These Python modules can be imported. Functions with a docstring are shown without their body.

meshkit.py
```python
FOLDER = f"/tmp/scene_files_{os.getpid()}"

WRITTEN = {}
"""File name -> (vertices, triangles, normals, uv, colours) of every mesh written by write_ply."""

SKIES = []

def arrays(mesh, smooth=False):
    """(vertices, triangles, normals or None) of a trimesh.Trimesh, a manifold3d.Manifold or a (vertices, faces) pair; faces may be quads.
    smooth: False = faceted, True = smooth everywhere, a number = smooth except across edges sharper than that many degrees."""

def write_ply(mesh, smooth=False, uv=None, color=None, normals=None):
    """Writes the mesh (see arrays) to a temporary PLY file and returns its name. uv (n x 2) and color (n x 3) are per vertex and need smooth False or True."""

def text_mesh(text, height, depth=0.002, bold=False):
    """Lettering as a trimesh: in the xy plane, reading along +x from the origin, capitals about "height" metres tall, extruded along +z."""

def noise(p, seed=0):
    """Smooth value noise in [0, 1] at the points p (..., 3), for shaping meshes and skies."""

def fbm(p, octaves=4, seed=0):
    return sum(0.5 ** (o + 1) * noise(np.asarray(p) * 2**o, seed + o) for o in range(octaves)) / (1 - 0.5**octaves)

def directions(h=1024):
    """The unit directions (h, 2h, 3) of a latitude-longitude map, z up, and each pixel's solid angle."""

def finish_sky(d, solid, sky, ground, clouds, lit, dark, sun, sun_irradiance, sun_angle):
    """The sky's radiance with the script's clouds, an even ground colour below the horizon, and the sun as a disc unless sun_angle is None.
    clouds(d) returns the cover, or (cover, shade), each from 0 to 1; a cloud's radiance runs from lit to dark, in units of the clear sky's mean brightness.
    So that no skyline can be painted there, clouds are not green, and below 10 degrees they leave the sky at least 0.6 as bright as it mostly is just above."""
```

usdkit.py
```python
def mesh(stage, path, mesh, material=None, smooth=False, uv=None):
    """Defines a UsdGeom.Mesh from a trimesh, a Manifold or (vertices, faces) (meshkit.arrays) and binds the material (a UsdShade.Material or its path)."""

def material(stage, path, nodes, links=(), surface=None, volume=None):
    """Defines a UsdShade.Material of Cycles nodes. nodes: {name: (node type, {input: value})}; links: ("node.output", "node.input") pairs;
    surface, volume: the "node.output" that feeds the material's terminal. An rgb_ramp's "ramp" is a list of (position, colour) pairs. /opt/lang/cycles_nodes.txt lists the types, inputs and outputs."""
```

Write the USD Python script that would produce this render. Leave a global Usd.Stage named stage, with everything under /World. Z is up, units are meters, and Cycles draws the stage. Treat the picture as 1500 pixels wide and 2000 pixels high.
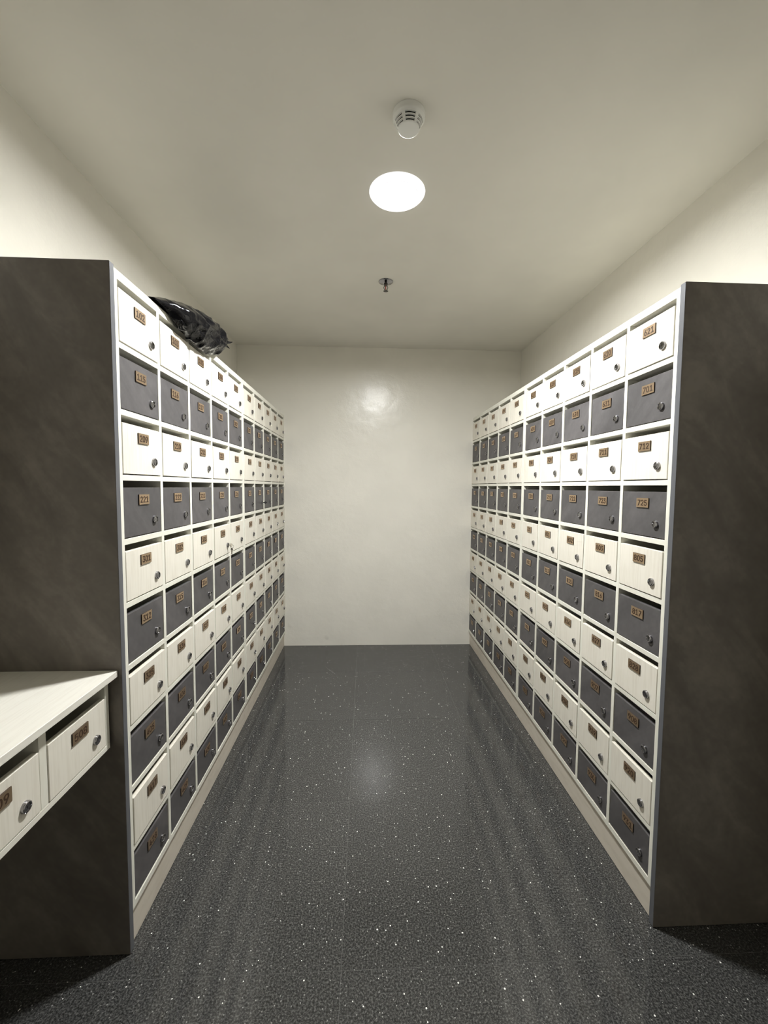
import math, random
import numpy as np, trimesh, manifold3d
from manifold3d import Manifold, CrossSection
import usdkit, meshkit
from pxr import Usd, UsdGeom, UsdShade, Gf, Sdf, Vt

random.seed(7)
rng = np.random.default_rng(7)
stage = Usd.Stage.CreateInMemory()
UsdGeom.SetStageUpAxis(stage, UsdGeom.Tokens.z)
UsdGeom.SetStageMetersPerUnit(stage, 1.0)
UsdGeom.Xform.Define(stage, '/World')
UsdGeom.Scope.Define(stage, '/World/Looks')

# ------------------------------------------------------------------ camera, exposure, light strength
F_PX, PITCH, YAW, ROLL = 807.38, -0.0612, 0.0452, 0.0085
CAM = (0.0592, -1.3513, 1.5521)
EXPOSURE = 2.0
LAMP = 256.0                                  # radiance of the lamp's diffuser
LAMP_RGB = (0.995, 1.0, 0.985)
HALO_GLOW = 0.19                                   # emission added to the rim to imitate a halo round the lamp


def cam_axes():
    def back(d):
        c, s = math.cos(PITCH), math.sin(PITCH)
        d = np.array([d[0], c * d[1] - s * d[2], s * d[1] + c * d[2]])
        c, s = math.cos(YAW), math.sin(YAW)
        return np.array([c * d[0] + s * d[1], -s * d[0] + c * d[1], d[2]])
    c, s = math.cos(ROLL), math.sin(ROLL)
    right = back(np.array([c, 0, s]))          # image +x
    up = back(np.array([-s, 0, c]))
    fwd = back(np.array([0, 1.0, 0]))
    return right, up, fwd


_r, _u, _f = cam_axes()
cam = UsdGeom.Camera.Define(stage, '/World/camera')
m4 = np.eye(4)
m4[0, :3], m4[1, :3], m4[2, :3], m4[3, :3] = _r, _u, -_f, CAM
cam.AddTransformOp().Set(Gf.Matrix4d(*m4.ravel().tolist()))
cam.CreateHorizontalApertureAttr(36.0)
cam.CreateVerticalApertureAttr(48.0)
cam.CreateFocalLengthAttr(F_PX / 1500 * 36.0)
cam.CreateClippingRangeAttr(Gf.Vec2f(0.01, 100))
cam.CreateExposureAttr(EXPOSURE)

# ------------------------------------------------------------------ measures (metres)
XL, XR = -0.7097, 1.0869            # fronts of the two mailbox banks
WL, WR = -1.1402, 1.5397            # side walls
YE, YF = 2.6202, -2.75              # far wall, wall behind the camera
CEIL = 2.8535
COL, ROWP, BOARD = 0.26, 0.2069, 0.0187
SLOT_TOP, TOP = 2.185, 2.213        # top of the first slot, top of the cabinets
LAST_BOTTOM = 0.1506
PANEL = 0.0225                      # dark end panel
RIGHT_SHIFT = 0.0169
LIGHT = (0.192, 0.560)

# ------------------------------------------------------------------ helpers
taken = {}


def numbered(parent, name):
    k = (parent, name)
    n = taken.get(k, 0)
    taken[k] = n + 1
    return f'{parent}/{name}' if n == 0 else f'{parent}/{name}_{n:03d}'


def tag(prim, label=None, cat=None, group=None, kind=None):
    for k, v in (('label', label), ('category', cat), ('group', group), ('kind', kind)):
        if v:
            prim.SetCustomDataByKey(k, v)
    return prim


def thing(name, label, cat, matrix=None, loc=None, group=None, kind=None):
    x = UsdGeom.Xform.Define(stage, numbered('/World', name))
    if matrix is not None:
        x.AddTransformOp().Set(Gf.Matrix4d(*np.asarray(matrix, float).ravel().tolist()))
    elif loc is not None:
        x.AddTranslateOp().Set(Gf.Vec3d(*loc))
    return tag(x.GetPrim(), label, cat, group, kind)


_cache = {}


def arr(mesh, smooth):
    k = (id(mesh), smooth)
    if k not in _cache:
        v, f, n = meshkit.arrays(mesh, smooth)
        _cache[k] = (mesh, Vt.Vec3fArray.FromNumpy(v.astype(np.float32)), Vt.IntArray.FromNumpy(np.full(len(f), 3, np.int32)),
                     Vt.IntArray.FromNumpy(f.astype(np.int32).ravel()), None if n is None else Vt.Vec3fArray.FromNumpy(n.astype(np.float32)))
    return _cache[k][1:]


def obj(name, mesh, material, parent=None, loc=None, smooth=False, rot=None):
    base = '/World' if parent is None else str(parent.GetPath())
    v, c, f, n = arr(mesh, smooth)
    m = UsdGeom.Mesh.Define(stage, numbered(base, name))
    m.CreatePointsAttr(v)
    m.CreateFaceVertexCountsAttr(c)
    m.CreateFaceVertexIndicesAttr(f)
    m.CreateSubdivisionSchemeAttr('none')
    if n is not None:
        m.CreateNormalsAttr(n)
        m.SetNormalsInterpolation('vertex')
    if loc is not None:
        m.AddTranslateOp().Set(Gf.Vec3d(*map(float, loc)))
    if rot is not None:
        m.AddRotateYOp().Set(rot)
    UsdShade.MaterialBindingAPI.Apply(m.GetPrim()).Bind(material)
    return m.GetPrim()


_boxes = {}


def cbox(x0, x1, y0, y1, z0, z1, c=0.0):
    """A box with chamfered edges, as the hull of 24 points."""
    k = tuple(round(t, 6) for t in (x0, x1, y0, y1, z0, z1, c))
    if k in _boxes:
        return _boxes[k]
    if c <= 0:
        b = trimesh.creation.box(bounds=[[x0, y0, z0], [x1, y1, z1]])
    else:
        p = []
        for sx in (0, 1):
            for sy in (0, 1):
                for sz in (0, 1):
                    q = np.array([(x0, x1)[sx], (y0, y1)[sy], (z0, z1)[sz]], float)
                    i = np.array([c if s == 0 else -c for s in (sx, sy, sz)])
                    for a in range(3):
                        o = i.copy()
                        o[a] = 0
                        p.append(q + o)
        b = trimesh.convex.convex_hull(np.array(p))
    _boxes[k] = b
    return b


def lathe(profile, n=32):
    return trimesh.creation.revolve(np.array(profile, float), sections=n)


def join(*ms):
    return trimesh.util.concatenate([tm(m) for m in ms])


def tm(m):
    if isinstance(m, Manifold):
        q = m.to_mesh()
        return trimesh.Trimesh(q.vert_properties[:, :3], q.tri_verts, process=False)
    return m


def man(t):
    return Manifold(manifold3d.Mesh(np.asarray(t.vertices, np.float32), np.asarray(t.faces, np.uint32)))


def tube(points, r, n=10):
    """A round bar along points: hulls of spheres."""
    out = None
    for a, b in zip(points[:-1], points[1:]):
        h = Manifold.hull_points(np.vstack([np.asarray(a) + r * SPH, np.asarray(b) + r * SPH]))
        out = h if out is None else out + h
    return tm(out)


SPH = trimesh.creation.icosphere(subdivisions=1).vertices


# ------------------------------------------------------------------ materials
def mat(name, nodes, links, surface='p.BSDF'):
    return usdkit.material(stage, f'/World/Looks/{name}', nodes, links, surface=surface)


def paint(name, rgb, rough, bump=0.02, spec=0.5, vary=0.03, scale=3.0, smudge=None):
    a = [max(0, c * (1 - vary)) for c in rgb]
    b = [min(1, c * (1 + vary)) for c in rgb]
    nodes = {'g': ('geometry', {}),
             'n': ('noise_texture', {'scale': scale, 'detail': 4.0}),
             'r': ('rgb_ramp', {'ramp': [(0.3, a), (0.7, b)]}),
             'n2': ('noise_texture', {'scale': 90.0, 'detail': 3.0}),
             'n3': ('noise_texture', {'scale': 9.0, 'detail': 2.0}),
             'h': ('math', {'math_type': 'multiply_add', 'value2': 6.0}),
             'b': ('bump', {'strength': bump, 'distance': 0.004}),
             'p': ('principled_bsdf', {'roughness': rough, 'specular_ior_level': spec})}
    links = [('g.position', 'n.vector'), ('n.fac', 'r.fac'), ('g.position', 'n2.vector'), ('g.position', 'n3.vector'),
             ('n3.fac', 'h.value1'), ('n2.fac', 'h.value3'), ('h.value', 'b.height'), ('b.normal', 'p.normal')]
    col = 'r.color'
    if smudge:                                          # a few faint dirty scuffs low on the wall
        nodes.update({'sz': ('separate_xyz', {}), 'lo': ('map_range', {'from_min': 0.05, 'from_max': 0.45, 'to_min': 1.0, 'to_max': 0.0, 'clamp': True}),
                      'sn': ('noise_texture', {'scale': 7.0, 'detail': 5.0}), 'sr': ('rgb_ramp', {'ramp': [(0.66, (0, 0, 0)), (0.80, (1, 1, 1))]}),
                      'sm': ('math', {'math_type': 'multiply'}), 'sk': ('math', {'math_type': 'multiply', 'value2': 0.35}),
                      'mx': ('mix', {'color2': smudge})})
        links += [('g.position', 'sz.vector'), ('sz.z', 'lo.value'), ('g.position', 'sn.vector'), ('sn.fac', 'sr.fac'), ('sr.color', 'sm.value1'),
                  ('lo.result', 'sm.value2'), ('sm.value', 'sk.value1'), ('sk.value', 'mx.fac'), ('r.color', 'mx.color1')]
        col = 'mx.color'
    links.append((col, 'p.base_color'))
    return mat(name, nodes, links)


def laminate(name, light, dark, stretch, rough, scale=16.0):
    """Wood-look laminate: fine streaks, stretched along one world axis."""
    return mat(name, {
        'g': ('geometry', {}), 'm': ('mapping', {'scale': stretch}),
        'n': ('noise_texture', {'scale': scale, 'detail': 5.0, 'roughness': 0.6, 'distortion': 0.4}),
        'r': ('rgb_ramp', {'ramp': [(0.25, dark), (0.55, light), (0.8, light)]}),
        'b': ('bump', {'strength': 0.03, 'distance': 0.001}),
        'p': ('principled_bsdf', {'roughness': rough, 'specular_ior_level': 0.4})},
        [('g.position', 'm.vector'), ('m.vector', 'n.vector'), ('n.fac', 'r.fac'), ('r.color', 'p.base_color'), ('n.fac', 'b.height'), ('b.normal', 'p.normal')])


CREAM, CREAM_D = (0.775, 0.74, 0.655), (0.69, 0.65, 0.56)
M_DOOR = laminate('cream_wood_laminate', CREAM, CREAM_D, (6.0, 6.0, 0.35), 0.42)
M_BOARD = laminate('cream_edge_laminate', (0.775, 0.765, 0.68), (0.735, 0.715, 0.625), (3.0, 3.0, 0.5), 0.42)
M_SHELF = laminate('cream_shelf_laminate', (0.775, 0.765, 0.68), (0.735, 0.715, 0.625), (3.0, 0.5, 3.0), 0.42)
M_TOP = laminate('countertop_laminate', (0.80, 0.78, 0.71), (0.73, 0.70, 0.63), (8.0, 0.4, 4.0), 0.38)
M_PLINTH = laminate('plinth_laminate', (0.64, 0.585, 0.50), (0.57, 0.515, 0.43), (2.0, 0.5, 2.0), 0.5)


def slate(name, hi, mid, lo, ang):
    return mat(name, {
        'g': ('geometry', {}), 'm': ('mapping', {'rotation': (ang, ang, 0.0), 'scale': (1.0, 1.0, 1.0)}), 'm2': ('mapping', {'scale': (1.2, 0.55, 3.2)}),
        'n': ('noise_texture', {'scale': 3.2, 'detail': 7.0, 'roughness': 0.62, 'distortion': 0.7}),
        'nf': ('noise_texture', {'scale': 34.0, 'detail': 4.0, 'roughness': 0.6}),
        'a': ('math', {'math_type': 'multiply_add', 'value2': 0.35}),
        'r': ('rgb_ramp', {'ramp': [(0.45, lo), (0.66, mid), (0.88, hi)]}),
        'b': ('bump', {'strength': 0.08, 'distance': 0.002}),
        'p': ('principled_bsdf', {'roughness': 0.5, 'specular_ior_level': 0.4})},
        [('g.position', 'm.vector'), ('m.vector', 'm2.vector'), ('m2.vector', 'n.vector'), ('g.position', 'nf.vector'), ('nf.fac', 'a.value1'),
         ('n.fac', 'a.value3'), ('a.value', 'r.fac'), ('r.color', 'p.base_color'), ('nf.fac', 'b.height'), ('b.normal', 'p.normal')])


M_GREY = slate('slate_grey_laminate', (0.118, 0.111, 0.113), (0.088, 0.0835, 0.085), (0.066, 0.0625, 0.064), 0.7)
M_DARK = slate('slate_brown_laminate', (0.20, 0.178, 0.153), (0.145, 0.128, 0.11), (0.115, 0.10, 0.086), -0.75)
M_EDGE = mat('grey_edge_band', {'p': ('principled_bsdf', {'base_color': (0.116, 0.12, 0.131), 'roughness': 0.4})}, [])

# number plates: brushed brass face, dark burnt edges
M_PLATE = mat('brass_number_plate', {
    'g': ('geometry', {}), 's': ('separate_xyz', {}), 'ab': ('math', {'math_type': 'absolute'}), 'gt': ('math', {'math_type': 'greater_than', 'value2': 0.8}),
    'm': ('mapping', {'scale': (1.0, 6.0, 260.0)}), 'n': ('noise_texture', {'scale': 4.0, 'detail': 3.0}),
    'b': ('bump', {'strength': 0.04, 'distance': 0.0005}),
    'face': ('principled_bsdf', {'base_color': (0.62, 0.465, 0.315), 'metallic': 0.93, 'roughness': 0.34}),
    'edge': ('principled_bsdf', {'base_color': (0.045, 0.026, 0.015), 'roughness': 0.6}), 'mx': ('mix_closure', {})},
    [('g.true_normal', 's.vector'), ('s.x', 'ab.value1'), ('ab.value', 'gt.value1'), ('gt.value', 'mx.fac'), ('g.position', 'm.vector'), ('m.vector', 'n.vector'),
     ('n.fac', 'b.height'), ('b.normal', 'face.normal'), ('edge.BSDF', 'mx.closure1'), ('face.BSDF', 'mx.closure2')], surface='mx.closure')
M_DIGIT = mat('burnt_brown_lettering', {'p': ('principled_bsdf', {'base_color': (0.05, 0.024, 0.010), 'roughness': 0.6})}, [])
M_CHROME = mat('chrome', {'p': ('principled_bsdf', {'base_color': (0.36, 0.355, 0.37), 'metallic': 1.0, 'roughness': 0.12})}, [])
M_STEEL = mat('dull_steel', {'p': ('principled_bsdf', {'base_color': (0.17, 0.155, 0.14), 'metallic': 1.0, 'roughness': 0.3})}, [])
M_NICKEL = mat('nickel_key', {'p': ('principled_bsdf', {'base_color': (0.72, 0.70, 0.64), 'metallic': 1.0, 'roughness': 0.22})}, [])
M_BLACKPL = mat('black_key_head', {'p': ('principled_bsdf', {'base_color': (0.012, 0.011, 0.011), 'roughness': 0.45})}, [])
M_BULB = mat('red_glass_bulb', {'p': ('principled_bsdf', {'base_color': (0.35, 0.02, 0.015), 'roughness': 0.1})}, [])
M_PLASTIC = mat('white_plastic', {'p': ('principled_bsdf', {'base_color': (0.80, 0.80, 0.77), 'roughness': 0.4})}, [])
M_VOID = mat('dark_vent_core', {'p': ('principled_bsdf', {'base_color': (0.015, 0.015, 0.015), 'roughness': 0.8})}, [])
M_BAG = mat('black_bin_liner', {
    'g': ('geometry', {}), 'n': ('noise_texture', {'scale': 26.0, 'detail': 2.0, 'distortion': 1.5}), 'b': ('bump', {'strength': 0.3, 'distance': 0.010}),
    'p': ('principled_bsdf', {'base_color': (0.003, 0.003, 0.004), 'roughness': 0.10, 'specular_ior_level': 0.24})},
    [('g.position', 'n.vector'), ('n.fac', 'b.height'), ('b.normal', 'p.normal')])

WALL = (0.775, 0.75, 0.68)
M_WALL = paint('cream_semigloss_paint', WALL, 0.26, bump=0.13, spec=0.42, smudge=(0.25, 0.22, 0.18))
M_CEIL = paint('cream_ceiling_paint', (0.77, 0.745, 0.68), 0.8, bump=0.015, spec=0.2)

# polished dark terrazzo: charcoal ground, fine pale grain, bright quartz chips
M_TILE = mat('dark_quartz_tile', {
    'g': ('geometry', {}), 'o': ('object_info', {}),
    'n': ('noise_texture', {'scale': 165.0, 'detail': 4.0, 'roughness': 0.75}),
    'nb': ('noise_texture', {'scale': 2.2, 'detail': 3.0}),
    'r': ('rgb_ramp', {'ramp': [(0.33, (0.013, 0.013, 0.0125)), (0.50, (0.046, 0.046, 0.045)), (0.66, (0.145, 0.145, 0.14))]}),
    'v': ('voronoi_texture', {'scale': 64.0, 'randomness': 1.0}),
    'vc': ('separate_xyz', {}),
    'sz': ('map_range', {'from_min': 0.76, 'from_max': 1.0, 'to_min': 0.04, 'to_max': 0.185, 'clamp': True}),
    'pick': ('math', {'math_type': 'greater_than', 'value2': 0.76}),
    'near': ('math', {'math_type': 'less_than'}),
    'chip': ('math', {'math_type': 'multiply'}),
    'v2': ('voronoi_texture', {'scale': 118.0, 'randomness': 1.0}), 'vc2': ('separate_xyz', {}),
    'pick2': ('math', {'math_type': 'greater_than', 'value2': 0.90}), 'near2': ('math', {'math_type': 'less_than', 'value2': 0.24}), 'chip2': ('math', {'math_type': 'multiply'}),
    'chip2b': ('math', {'math_type': 'multiply', 'value2': 0.55}),
    'mx0': ('mix', {'color2': (0.45, 0.45, 0.43)}), 'mx': ('mix', {'color2': (0.85, 0.85, 0.82)}),
    'tv': ('map_range', {'from_min': 0.0, 'from_max': 1.0, 'to_min': 0.95, 'to_max': 1.05}),
    'hv': ('hsv', {}),
    'rg': ('map_range', {'from_min': 0.3, 'from_max': 0.7, 'to_min': 0.06, 'to_max': 0.095}),
    'p': ('principled_bsdf', {'specular_ior_level': 0.5})},
    [('g.position', 'n.vector'), ('g.position', 'nb.vector'), ('g.position', 'v.vector'), ('g.position', 'v2.vector'), ('n.fac', 'r.fac'), ('v.color', 'vc.vector'), ('vc.x', 'pick.value1'),
     ('vc.x', 'sz.value'), ('v.distance', 'near.value1'), ('sz.result', 'near.value2'), ('pick.value', 'chip.value1'), ('near.value', 'chip.value2'),
     ('v2.color', 'vc2.vector'), ('vc2.x', 'pick2.value1'), ('v2.distance', 'near2.value1'), ('pick2.value', 'chip2.value1'), ('near2.value', 'chip2.value2'), ('chip2.value', 'chip2b.value1'),
     ('o.random', 'tv.value'), ('tv.result', 'hv.value'), ('r.color', 'hv.color'), ('hv.color', 'mx0.color1'), ('chip2b.value', 'mx0.fac'),
     ('mx0.color', 'mx.color1'), ('chip.value', 'mx.fac'), ('mx.color', 'p.base_color'), ('nb.fac', 'rg.value'), ('rg.result', 'p.roughness')])
M_GROUT = mat('grey_grout', {'p': ('principled_bsdf', {'base_color': (0.10, 0.10, 0.095), 'roughness': 0.7})}, [])

M_LAMP = mat('lamp_diffuser', {'e': ('emission', {'color': LAMP_RGB, 'strength': LAMP})}, [], surface='e.emission')
M_HALO_RIM = mat('halo_lamp_rim', {'p': ('principled_bsdf', {'base_color': (0.85, 0.85, 0.85), 'roughness': 0.4, 'emission_color': (0.97, 0.97, 1.0), 'emission_strength': HALO_GLOW})}, [])  # even glow put into the rim material in place of lens bloom

# ------------------------------------------------------------------ the room
T = 0.12
tag(obj('wall_left', cbox(WL - T, WL, YF - T, YE + T, -0.05, CEIL + 0.05), M_WALL), 'cream painted side wall above the box 102 cabinet', 'wall', kind='structure')
tag(obj('wall_right', cbox(WR, WR + T, YF - T, YE + T, -0.05, CEIL + 0.05), M_WALL), 'cream painted side wall above the box 621 cabinet', 'wall', kind='structure')
tag(obj('wall_back', cbox(WL, WR, YE, YE + T, -0.05, CEIL + 0.05), M_WALL), 'glossy cream end wall between the two rows of mailboxes', 'wall', kind='structure')
tag(obj('wall_front', cbox(WL, WR, YF - T, YF, -0.05, CEIL + 0.05), M_WALL), 'cream wall closing the room behind the camera', 'wall', kind='structure')
tag(obj('ceiling', cbox(WL - T, WR + T, YF - T, YE + T, CEIL, CEIL + T), M_CEIL), 'plain cream painted ceiling with a single round lamp', 'ceiling', kind='structure')

fl = thing('floor', 'polished dark charcoal terrazzo tile floor with sparkling pale chips', 'floor', kind='structure')
obj('grout_bed', cbox(WL, WR, YF, YE, -0.05, -0.0006), M_GROUT, fl)
TILE, G = 0.7155, 0.0006
xs = [-0.01 + TILE * k for k in range(-2, 4)]
ys = [-0.112 + TILE * k for k in range(-4, 5)]
for i in range(len(xs) - 1):
    for j in range(len(ys) - 1):
        x0, x1 = max(xs[i] + G, WL), min(xs[i + 1] - G, WR)
        y0, y1 = max(ys[j] + G, YF), min(ys[j + 1] - G, YE)
        if x1 - x0 > 0.01 and y1 - y0 > 0.01:
            obj('floor_tile', cbox(x0, x1, y0, y1, -0.02, 0.0, 0.0003), M_TILE, fl)

# ------------------------------------------------------------------ ceiling lamp
lamp = thing('ceiling_light', 'glowing round white lamp in the ceiling above the aisle', 'ceiling light', loc=(LIGHT[0], LIGHT[1], CEIL))
obj('trim_ring', lathe([(0.0885, -0.0004), (0.0885, -0.0150), (0.0905, -0.0165), (0.104, -0.015), (0.116, -0.009), (0.124, -0.0004), (0.0885, -0.0004)], 64), M_HALO_RIM, lamp, smooth=40)  # added ring round the diffuser; its glow stands in for the halo
obj('diffuser', lathe([(0.0, -0.0050), (0.0883, -0.0050), (0.0883, -0.001), (0.0, -0.001)], 64), M_LAMP, lamp, smooth=40)

# ------------------------------------------------------------------ mailbox cabinets
LEFT = np.array([[0, 1, 0, 0], [0, 0, 1, 0], [1, 0, 0, 0], [XL, 0, 0, 1.0]])        # local (u along the front, v up, w outwards)
RIGHT = np.array([[0, -1, 0, 0], [0, 0, 1, 0], [-1, 0, 0, 0], [XR, RIGHT_SHIFT, 0, 1.0]])
DEPTH = XL - WL - 0.003
DEPTH_R = WR - XR - 0.003


def no_fours(start, stop):
    return [n for n in range(start, stop + 1) if n % 10 != 4 and n % 100 != 13]


LEFT_NUM = no_fours(102, 117) + no_fours(201, 231) + no_fours(301, 331) + no_fours(401, 431) + no_fours(501, 507)
RIGHT_NUM = no_fours(610, 631) + no_fours(701, 731) + no_fours(801, 831) + no_fours(901, 931)
assert len(LEFT_NUM) == 100 and len(RIGHT_NUM) == 100, (len(LEFT_NUM), len(RIGHT_NUM))

PLATE = cbox(-0.033, 0.033, -0.0175, 0.0175, 0.0, 0.0036, 0.0003)
_lock = man(lathe([(0.0, 0.0), (0.0142, 0.0), (0.0142, 0.0040), (0.0134, 0.0066), (0.0114, 0.0080), (0.0094, 0.0076), (0.0088, 0.0056), (0.0, 0.0052)], 28))
LOCK = tm(_lock - Manifold.cube((0.0016, 0.0074, 0.01)).translate((-0.0008, -0.0037, 0.0033)))
_digits = {}


def number_mesh(n):
    if n not in _digits:
        t = meshkit.text_mesh(str(n), 0.0205, 0.0006, bold=True)
        b = t.bounds
        t.apply_translation([-(b[0][0] + b[1][0]) / 2, -(b[0][1] + b[1][1]) / 2, 0])
        w = b[1][0] - b[0][0]
        if w > 0.05:
            t.apply_scale([0.05 / w, 1, 1])
        _digits[n] = t
    return _digits[n]


_doors = {}


def add_door(parent, u0, u1, v0, v1, number, grey, w, thick=0.016):
    k = (round(u1 - u0, 5), round(v1 - v0, 5))
    W, H = k
    if k not in _doors:
        _doors[k] = cbox(-W / 2, W / 2, -H / 2, H / 2, -thick, 0.0, 0.0009)
    d = obj('door', _doors[k], M_GREY if grey else M_DOOR, parent, loc=((u0 + u1) / 2, (v0 + v1) / 2, w), rot=random.uniform(-0.35, 0.5))
    tag(d, f'{"slate grey" if grey else "cream"} door numbered {number}')
    j = lambda s: random.uniform(-s, s)
    pu, pv = j(0.0015), H / 2 - 0.0235 - 0.0175 + j(0.0012)
    obj('number_plate', PLATE, M_PLATE, d, loc=(pu, pv, 0.0))
    obj('number', number_mesh(number), M_DIGIT, d, loc=(pu, pv, 0.0036))
    obj('lock', LOCK, M_CHROME, d, loc=(W / 2 - 0.047, -H / 2 + 0.047, 0.0), smooth=35)
    return d


def cabinet(matrix, depth, u0, numbers, label, end=None):
    """Five columns by ten rows of small doors. u0: left edge of its first opening; end: 'low' or 'high' side that carries the dark end panel."""
    t = thing('mailbox_cabinet', label, 'mailbox cabinet', matrix=matrix, group='mailbox cabinets lining the aisle')
    u1 = u0 + 5 * COL - BOARD                       # right edge of the last opening
    lo, hi = u0 - BOARD, u1 + BOARD
    rows = [SLOT_TOP - r * ROWP for r in range(10)]
    bev = 0.0008
    base_v = 0.1285
    obj('side_panel', cbox(lo, u0, base_v + 0.0002, TOP - 0.0003, -depth, 0.0, bev), M_BOARD, t)
    obj('side_panel', cbox(u1, hi, base_v + 0.0002, TOP - 0.0003, -depth, 0.0, bev), M_BOARD, t)
    obj('top_panel', cbox(u0 - 0.004, u1 + 0.004, SLOT_TOP, TOP, -depth, -0.0002, bev), M_SHELF, t)
    obj('bottom_panel', cbox(u0 - 0.004, u1 + 0.004, base_v, LAST_BOTTOM, -depth, -0.0002, bev), M_SHELF, t)
    obj('back_panel', cbox(lo + 0.002, hi - 0.002, base_v + 0.001, TOP - 0.002, -depth - 0.002, -depth + 0.004), M_BOARD, t)
    obj('plinth', cbox(lo, hi, 0.0025, base_v - 0.0005, -0.03, -0.0105, bev), M_PLINTH, t)
    for k in range(1, 5):
        a = u0 + k * COL
        obj('divider', cbox(a - BOARD, a, LAST_BOTTOM - 0.004, SLOT_TOP + 0.004, -depth, -0.0003, bev), M_BOARD, t)
    for r in range(1, 10):
        obj('shelf', cbox(u0 - 0.004, u1 + 0.004, rows[r], rows[r] + BOARD, -depth, -0.0006, bev), M_SHELF, t)
    for r in range(10):
        vb = LAST_BOTTOM if r == 9 else rows[r + 1] + BOARD
        grey = r % 2 == 1
        for k in range(5):
            a = u0 + k * COL
            w = (-0.0022 if grey else 0.0018) + random.uniform(-0.0008, 0.0008)
            add_door(t, a + 0.0022, a + COL - BOARD - 0.0022, vb + 0.0035, rows[r] - 0.0225, numbers[r][k], grey, w)
    if end:
        a, b = (lo - PANEL, lo - 0.0003) if end == 'low' else (hi + 0.0003, hi + PANEL)
        e = obj('end_panel', cbox(a, b, 0.002, TOP + 0.006, -depth, 0.0016, bev), M_DARK, t)
        tag(e, 'dark brown slate end panel')
        band = obj('edge_band', cbox(a + 0.0006, b - 0.0006, 0.004, TOP + 0.0045, 0.0012, 0.0022, 0.0004), M_EDGE, e)
        tag(band, 'blue-grey edge strip')
    return t


ln = [LEFT_NUM[10 * r:10 * r + 10] for r in range(10)]
rn = [RIGHT_NUM[10 * r:10 * r + 10] for r in range(10)]
SEAM = BOARD + 0.0006
cabinet(LEFT, DEPTH, 0.0, [r[:5] for r in ln], 'cream and grey mailbox cabinet carrying the black bag, box 102 in its corner', 'low')
cabinet(LEFT, DEPTH, 5 * COL + SEAM, [r[5:] for r in ln], 'cream and grey mailbox cabinet by the end wall, beyond the black bag')
cabinet(RIGHT, DEPTH_R, -(5 * COL - BOARD), [r[5:] for r in rn], 'cream and grey mailbox cabinet with box 621 in its top corner', 'high')
cabinet(RIGHT, DEPTH_R, -(10 * COL + SEAM - BOARD), [r[:5] for r in rn], 'cream and grey mailbox cabinet by the end wall, beyond box 621')

# ------------------------------------------------------------------ low counter with mailboxes, against the dark end panel
YC = -BOARD - PANEL - 0.0012                     # its far end
CTOP, CBOT = 0.966, 0.7185
BODY_W, TOP_W = -0.0353, -0.0095                 # fronts, measured from the cabinet front
NB, CW = 6, 0.26
t = thing('mailbox_counter', 'low cream counter with a row of mailboxes under its top, beside the dark end panel', 'counter', matrix=LEFT)
cl = YC - NB * CW - 0.02
obj('countertop', cbox(cl - 0.01, YC, CTOP - 0.0205, CTOP, WL - XL + 0.002, TOP_W, 0.0012), M_TOP, t)
obj('bottom_panel', cbox(cl, YC - 0.008, CBOT, CBOT + 0.0175, WL - XL + 0.004, BODY_W, 0.0008), M_SHELF, t)
obj('back_panel', cbox(cl, YC - 0.008, CBOT + 0.0175, CTOP - 0.0208, WL - XL + 0.003, WL - XL + 0.010), M_BOARD, t)
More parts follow.
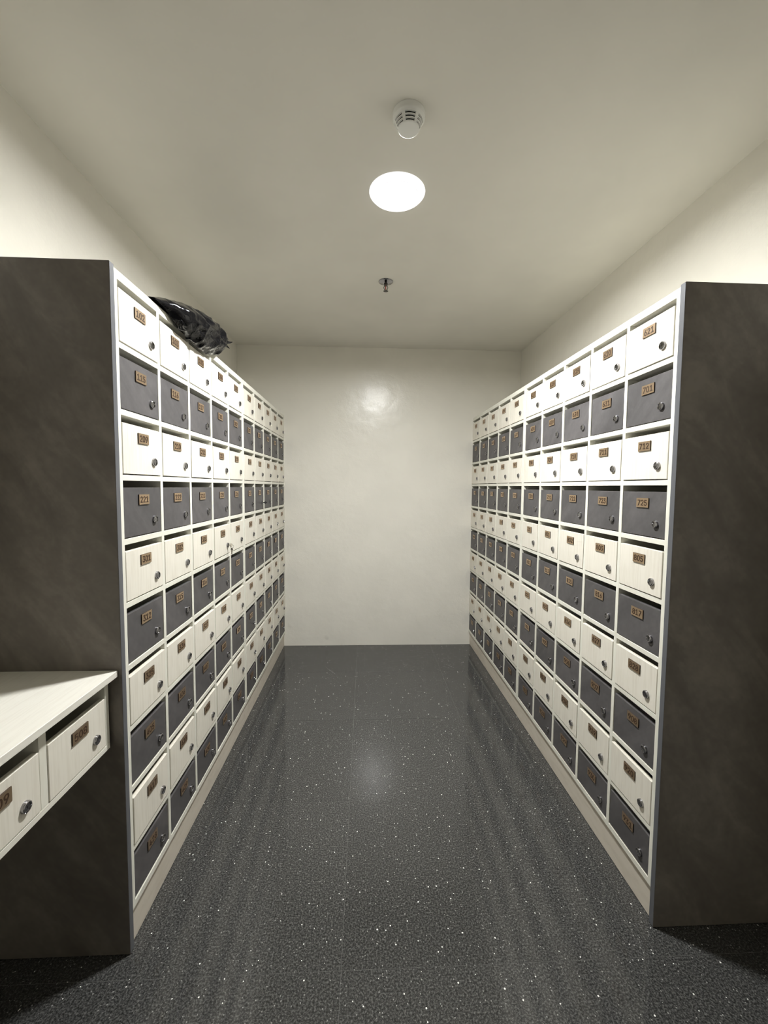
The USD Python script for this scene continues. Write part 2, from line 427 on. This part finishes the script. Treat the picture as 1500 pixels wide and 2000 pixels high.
obj('side_panel', cbox(YC - 0.0265, YC - 0.008, CBOT + 0.0177, CTOP - 0.0208, WL - XL + 0.010, BODY_W - 0.0004, 0.0008), M_BOARD, t)
for k in range(1, NB + 1):
    b = YC - 0.0265 - k * CW + 0.0245
    obj('divider' if k < NB else 'side_panel', cbox(b - 0.0245, b, CBOT + 0.0177, CTOP - 0.0208, WL - XL + 0.010, BODY_W - 0.0004, 0.0008), M_BOARD, t)
for k, n in enumerate([508, 509, 510, 511, 512, 515]):
    hi = YC - 0.0265 - k * CW
    add_door(t, hi - CW + 0.0245 + 0.002, hi - 0.002, CBOT + 0.0205, 0.889, n, False, BODY_W + 0.001)

# ------------------------------------------------------------------ black plastic bag on the cabinet
def bag():
    """A half-full black bin liner lying along the cabinet's front edge; its flattened mouth trails towards the near corner."""
    S, N = 130, 110
    ky = [0.212, 0.25, 0.31, 0.38, 0.50, 0.65, 0.78, 0.88, 0.945, 0.965]
    kc = [2.2195, 2.226, 2.234, 2.228, 2.241, 2.256, 2.276, 2.295, 2.311, 2.313]
    kh = [0.005, 0.013, 0.028, 0.046, 0.068, 0.082, 0.082, 0.064, 0.030, 0.003]
    kf = [-0.700, -0.695, -0.680, -0.648, -0.628, -0.628, -0.640, -0.660, -0.695, -0.730]
    ka = [0.020, 0.040, 0.060, 0.085, 0.115, 0.130, 0.125, 0.100, 0.060, 0.010]
    Y = np.linspace(ky[0], ky[-1], S)
    zc, hh, front, aa = (np.interp(Y, ky, k) for k in (kc, kh, kf, ka))
    v = []
    for i in range(S):
        for k in range(N):
            th = 2 * math.pi * k / N
            c, sn = math.cos(th), math.sin(th)
            c = math.copysign(abs(c) ** 0.85, c)
            sn = math.copysign(abs(sn) ** 0.85, sn)
            v.append((front[i] - aa[i] + aa[i] * c, Y[i], zc[i] + hh[i] * sn))
    v = np.array(v)
    rows = v.reshape(S, N, 3)
    cen = rows.mean(1, keepdims=True)
    d = (rows - cen).reshape(-1, 3)
    d /= np.maximum(np.linalg.norm(d, axis=1, keepdims=True), 1e-9)
    p = v * np.array([11.0, 8.0, 14.0])
    ridge = 1 - np.abs(2 * meshkit.noise(p, 3) - 1) * 1.6
    ridge2 = 1 - np.abs(2 * meshkit.noise(p * 2.3 + 5, 9) - 1) * 1.6
    big = meshkit.noise(p * 0.5, 21) - 0.5
    taper = np.repeat(np.clip(np.minimum(np.linspace(0, 1, S) / 0.4, (1 - np.linspace(0, 1, S)) / 0.1), 0.1, 1), N)
    v = v + d * ((ridge * 0.017 + ridge2 * 0.011 + big * 0.024 - 0.014) * taper)[:, None]
    inside = v[:, 0] < XL + 0.010
    v[inside, 2] = np.maximum(v[inside, 2], TOP + 0.0075)
    v[:, 0] = np.maximum(v[:, 0], WL + 0.03)
    f = []
    for i in range(S - 1):
        for k in range(N):
            a, b = i * N + k, i * N + (k + 1) % N
            f += [(a, b, b + N), (a, b + N, a + N)]
    c0, c1 = len(v), len(v) + 1
    v = np.vstack([v, v[:N].mean(0), v[-N:].mean(0)])
    for k in range(N):
        f.append((c0, (k + 1) % N, k))
        f.append((c1, (S - 1) * N + k, (S - 1) * N + (k + 1) % N))
    m = trimesh.Trimesh(v, np.array(f), process=False)
    if m.volume < 0:
        m.invert()
    return m


bt = thing('plastic_bag', 'crumpled shiny black plastic bag lying over the top edge of a mailbox cabinet', 'plastic bag')
bag_mesh = bag()
obj('bag_body', bag_mesh, M_BAG, bt, smooth=50)
# the knotted twist of film at its far end
kn = []
for q in range(5):
    a = q * 1.25
    p0 = np.array([-0.700, 0.925, 2.312])
    p1 = p0 + np.array([0.020 * math.cos(a), 0.045 + 0.01 * math.sin(2 * a), 0.020 * math.sin(a) + 0.010])
    p2 = p1 + np.array([0.014 * math.cos(a + 0.6), 0.014, 0.014 * math.sin(a + 0.6)])
    kn.append(Manifold.hull_points(np.vstack([p0 + 0.018 * SPH, p1 + 0.006 * SPH])) + Manifold.hull_points(np.vstack([p1 + 0.006 * SPH, p2 + 0.0015 * SPH])))
obj('knot', join(*kn), M_BAG, bt, smooth=50)

# ------------------------------------------------------------------ smoke detector
SD = (0.203, 0.172)
sd = thing('smoke_detector', 'white round smoke detector with dark curved vents on the ceiling', 'smoke detector', loc=(SD[0], SD[1], CEIL))


def rev(pts, deg=360.0, n=72):
    return Manifold.revolve(CrossSection([np.array(pts, float)]), n, deg)


body = rev([(0.0, -0.0006), (0.0, -0.0540), (0.0330, -0.0540), (0.0375, -0.0515), (0.0515, -0.0230), (0.0545, -0.0205), (0.0570, -0.0165), (0.0570, -0.0006)])
core = rev([(0.0, -0.002), (0.0, -0.0500), (0.0325, -0.0500), (0.0480, -0.020), (0.0480, -0.002)])
shell = body - core
for ra, za in [(0.0395, -0.0470), (0.0435, -0.0388), (0.0475, -0.0306)]:
    ring = rev([(ra - 0.008, za - 0.0029), (ra + 0.010, za - 0.0029), (ra + 0.010, za + 0.0029), (ra - 0.008, za + 0.0029)], 46.0, 60)
    for q in range(6):
        shell = shell - ring.rotate((0, 0, 60 * q - 88 - 23))
obj('housing', tm(shell), M_PLASTIC, sd, smooth=35)
obj('vent_core', tm(rev([(0.0, -0.003), (0.0, -0.0490), (0.0305, -0.0490), (0.0455, -0.0205), (0.0455, -0.003)])), M_VOID, sd, smooth=35)

# ------------------------------------------------------------------ fire sprinkler
SP = (0.181, 1.358)
sp = thing('fire_sprinkler', 'small metal fire sprinkler hanging from the ceiling beyond the lamp', 'sprinkler', loc=(SP[0], SP[1], CEIL))
obj('escutcheon', lathe([(0.012, -0.0005), (0.046, -0.0005), (0.046, -0.003), (0.042, -0.006), (0.030, -0.008), (0.020, -0.014), (0.012, -0.014)], 40), M_CHROME, sp, smooth=40)
obj('body', join(lathe([(0.0, -0.002), (0.0115, -0.002), (0.0115, -0.020), (0.0, -0.020)], 6), lathe([(0.0, -0.018), (0.009, -0.018), (0.009, -0.027), (0.0, -0.027)], 20)), M_STEEL, sp)
obj('frame_arm', tube([(0.008, 0, -0.025), (0.0125, 0, -0.036), (0.010, 0, -0.048), (0.002, 0, -0.056)], 0.0022), M_STEEL, sp)
obj('frame_arm', tube([(-0.008, 0, -0.025), (-0.0125, 0, -0.036), (-0.010, 0, -0.048), (-0.002, 0, -0.056)], 0.0022), M_STEEL, sp)
obj('bulb', lathe([(0.0, -0.0265), (0.0022, -0.028), (0.0026, -0.040), (0.0022, -0.051), (0.0, -0.053)], 14), M_BULB, sp, smooth=40)
teeth = [Manifold.cube((0.010, 0.0042, 0.0014), True).translate((0.0105, 0, -0.0595)).rotate((0, 0, 30 * k)) for k in range(12)]
obj('deflector', join(lathe([(0.0, -0.0555), (0.004, -0.0555), (0.0045, -0.0588), (0.0085, -0.0588), (0.0085, -0.0602), (0.0, -0.0602)], 24), *teeth), M_STEEL, sp)


# ------------------------------------------------------------------ two keys left in locks (left bank)
def lock_at(row, col):
    y = col * COL + (SEAM if col >= 5 else 0) + COL - BOARD - 0.0022 - 0.047
    v0 = SLOT_TOP - (row + 1) * ROWP + BOARD + 0.0035
    return np.array([XL + (0.0018 if row % 2 == 0 else -0.0022), y, v0 + 0.047])


def key_bow(r, hole):
    b = Manifold.cylinder(0.0022, r, r, 28).translate((0, 0, -0.0011)).scale((0.9, 1.15, 1))
    b = b - Manifold.cylinder(0.01, hole, hole, 16).translate((0, 0, -0.005)).translate((r * 0.45, 0, 0))
    return b


p = lock_at(4, 3)
k = thing('door_key', 'silver key on a ring hanging from the lock of a cream mailbox door', 'key', loc=tuple(p))
blade = Manifold.cube((0.012, 0.0012, 0.006), True).translate((0.0108, 0, 0))
bow = key_bow(0.0088, 0.0026).rotate((90, 0, 0)).translate((0.0210, 0, 0))
obj('key_body', tm(blade + bow), M_NICKEL, k)
ring = [(0.0255 + 0.0085 * math.sin(a), 0.004 * math.sin(a), -0.0072 - 0.0085 * math.cos(a)) for a in np.linspace(0, 2 * math.pi, 19)]
obj('key_ring', tube(ring, 0.0009), M_CHROME, k)
spare = key_bow(0.0085, 0.0026).rotate((0, 90, 0)).rotate((0, 0, 50)).translate((0.0245, 0, -0.0235)) + Manifold.cube((0.0018, 0.0055, 0.022), True).rotate((0, 0, 50)).translate((0.0245, 0, -0.042))
obj('spare_key', tm(spare), M_STEEL, k)

p = lock_at(3, 6)
k = thing('door_key', 'black headed key sticking out of the lock of a slate grey mailbox door', 'key', loc=tuple(p))
obj('key_body', tm(Manifold.cube((0.010, 0.0012, 0.006), True).translate((0.0098, 0, 0))), M_NICKEL, k)
head = Manifold.hull_points(np.vstack([np.array([0.015, 0, 0]) + 0.0040 * SPH, np.array([0.026, 0.002, 0.006]) + 0.0032 * SPH, np.array([0.026, -0.002, -0.006]) + 0.0032 * SPH, np.array([0.034, 0, 0.0]) + 0.003 * SPH]))
obj('key_head', tm(head), M_BLACKPL, k)
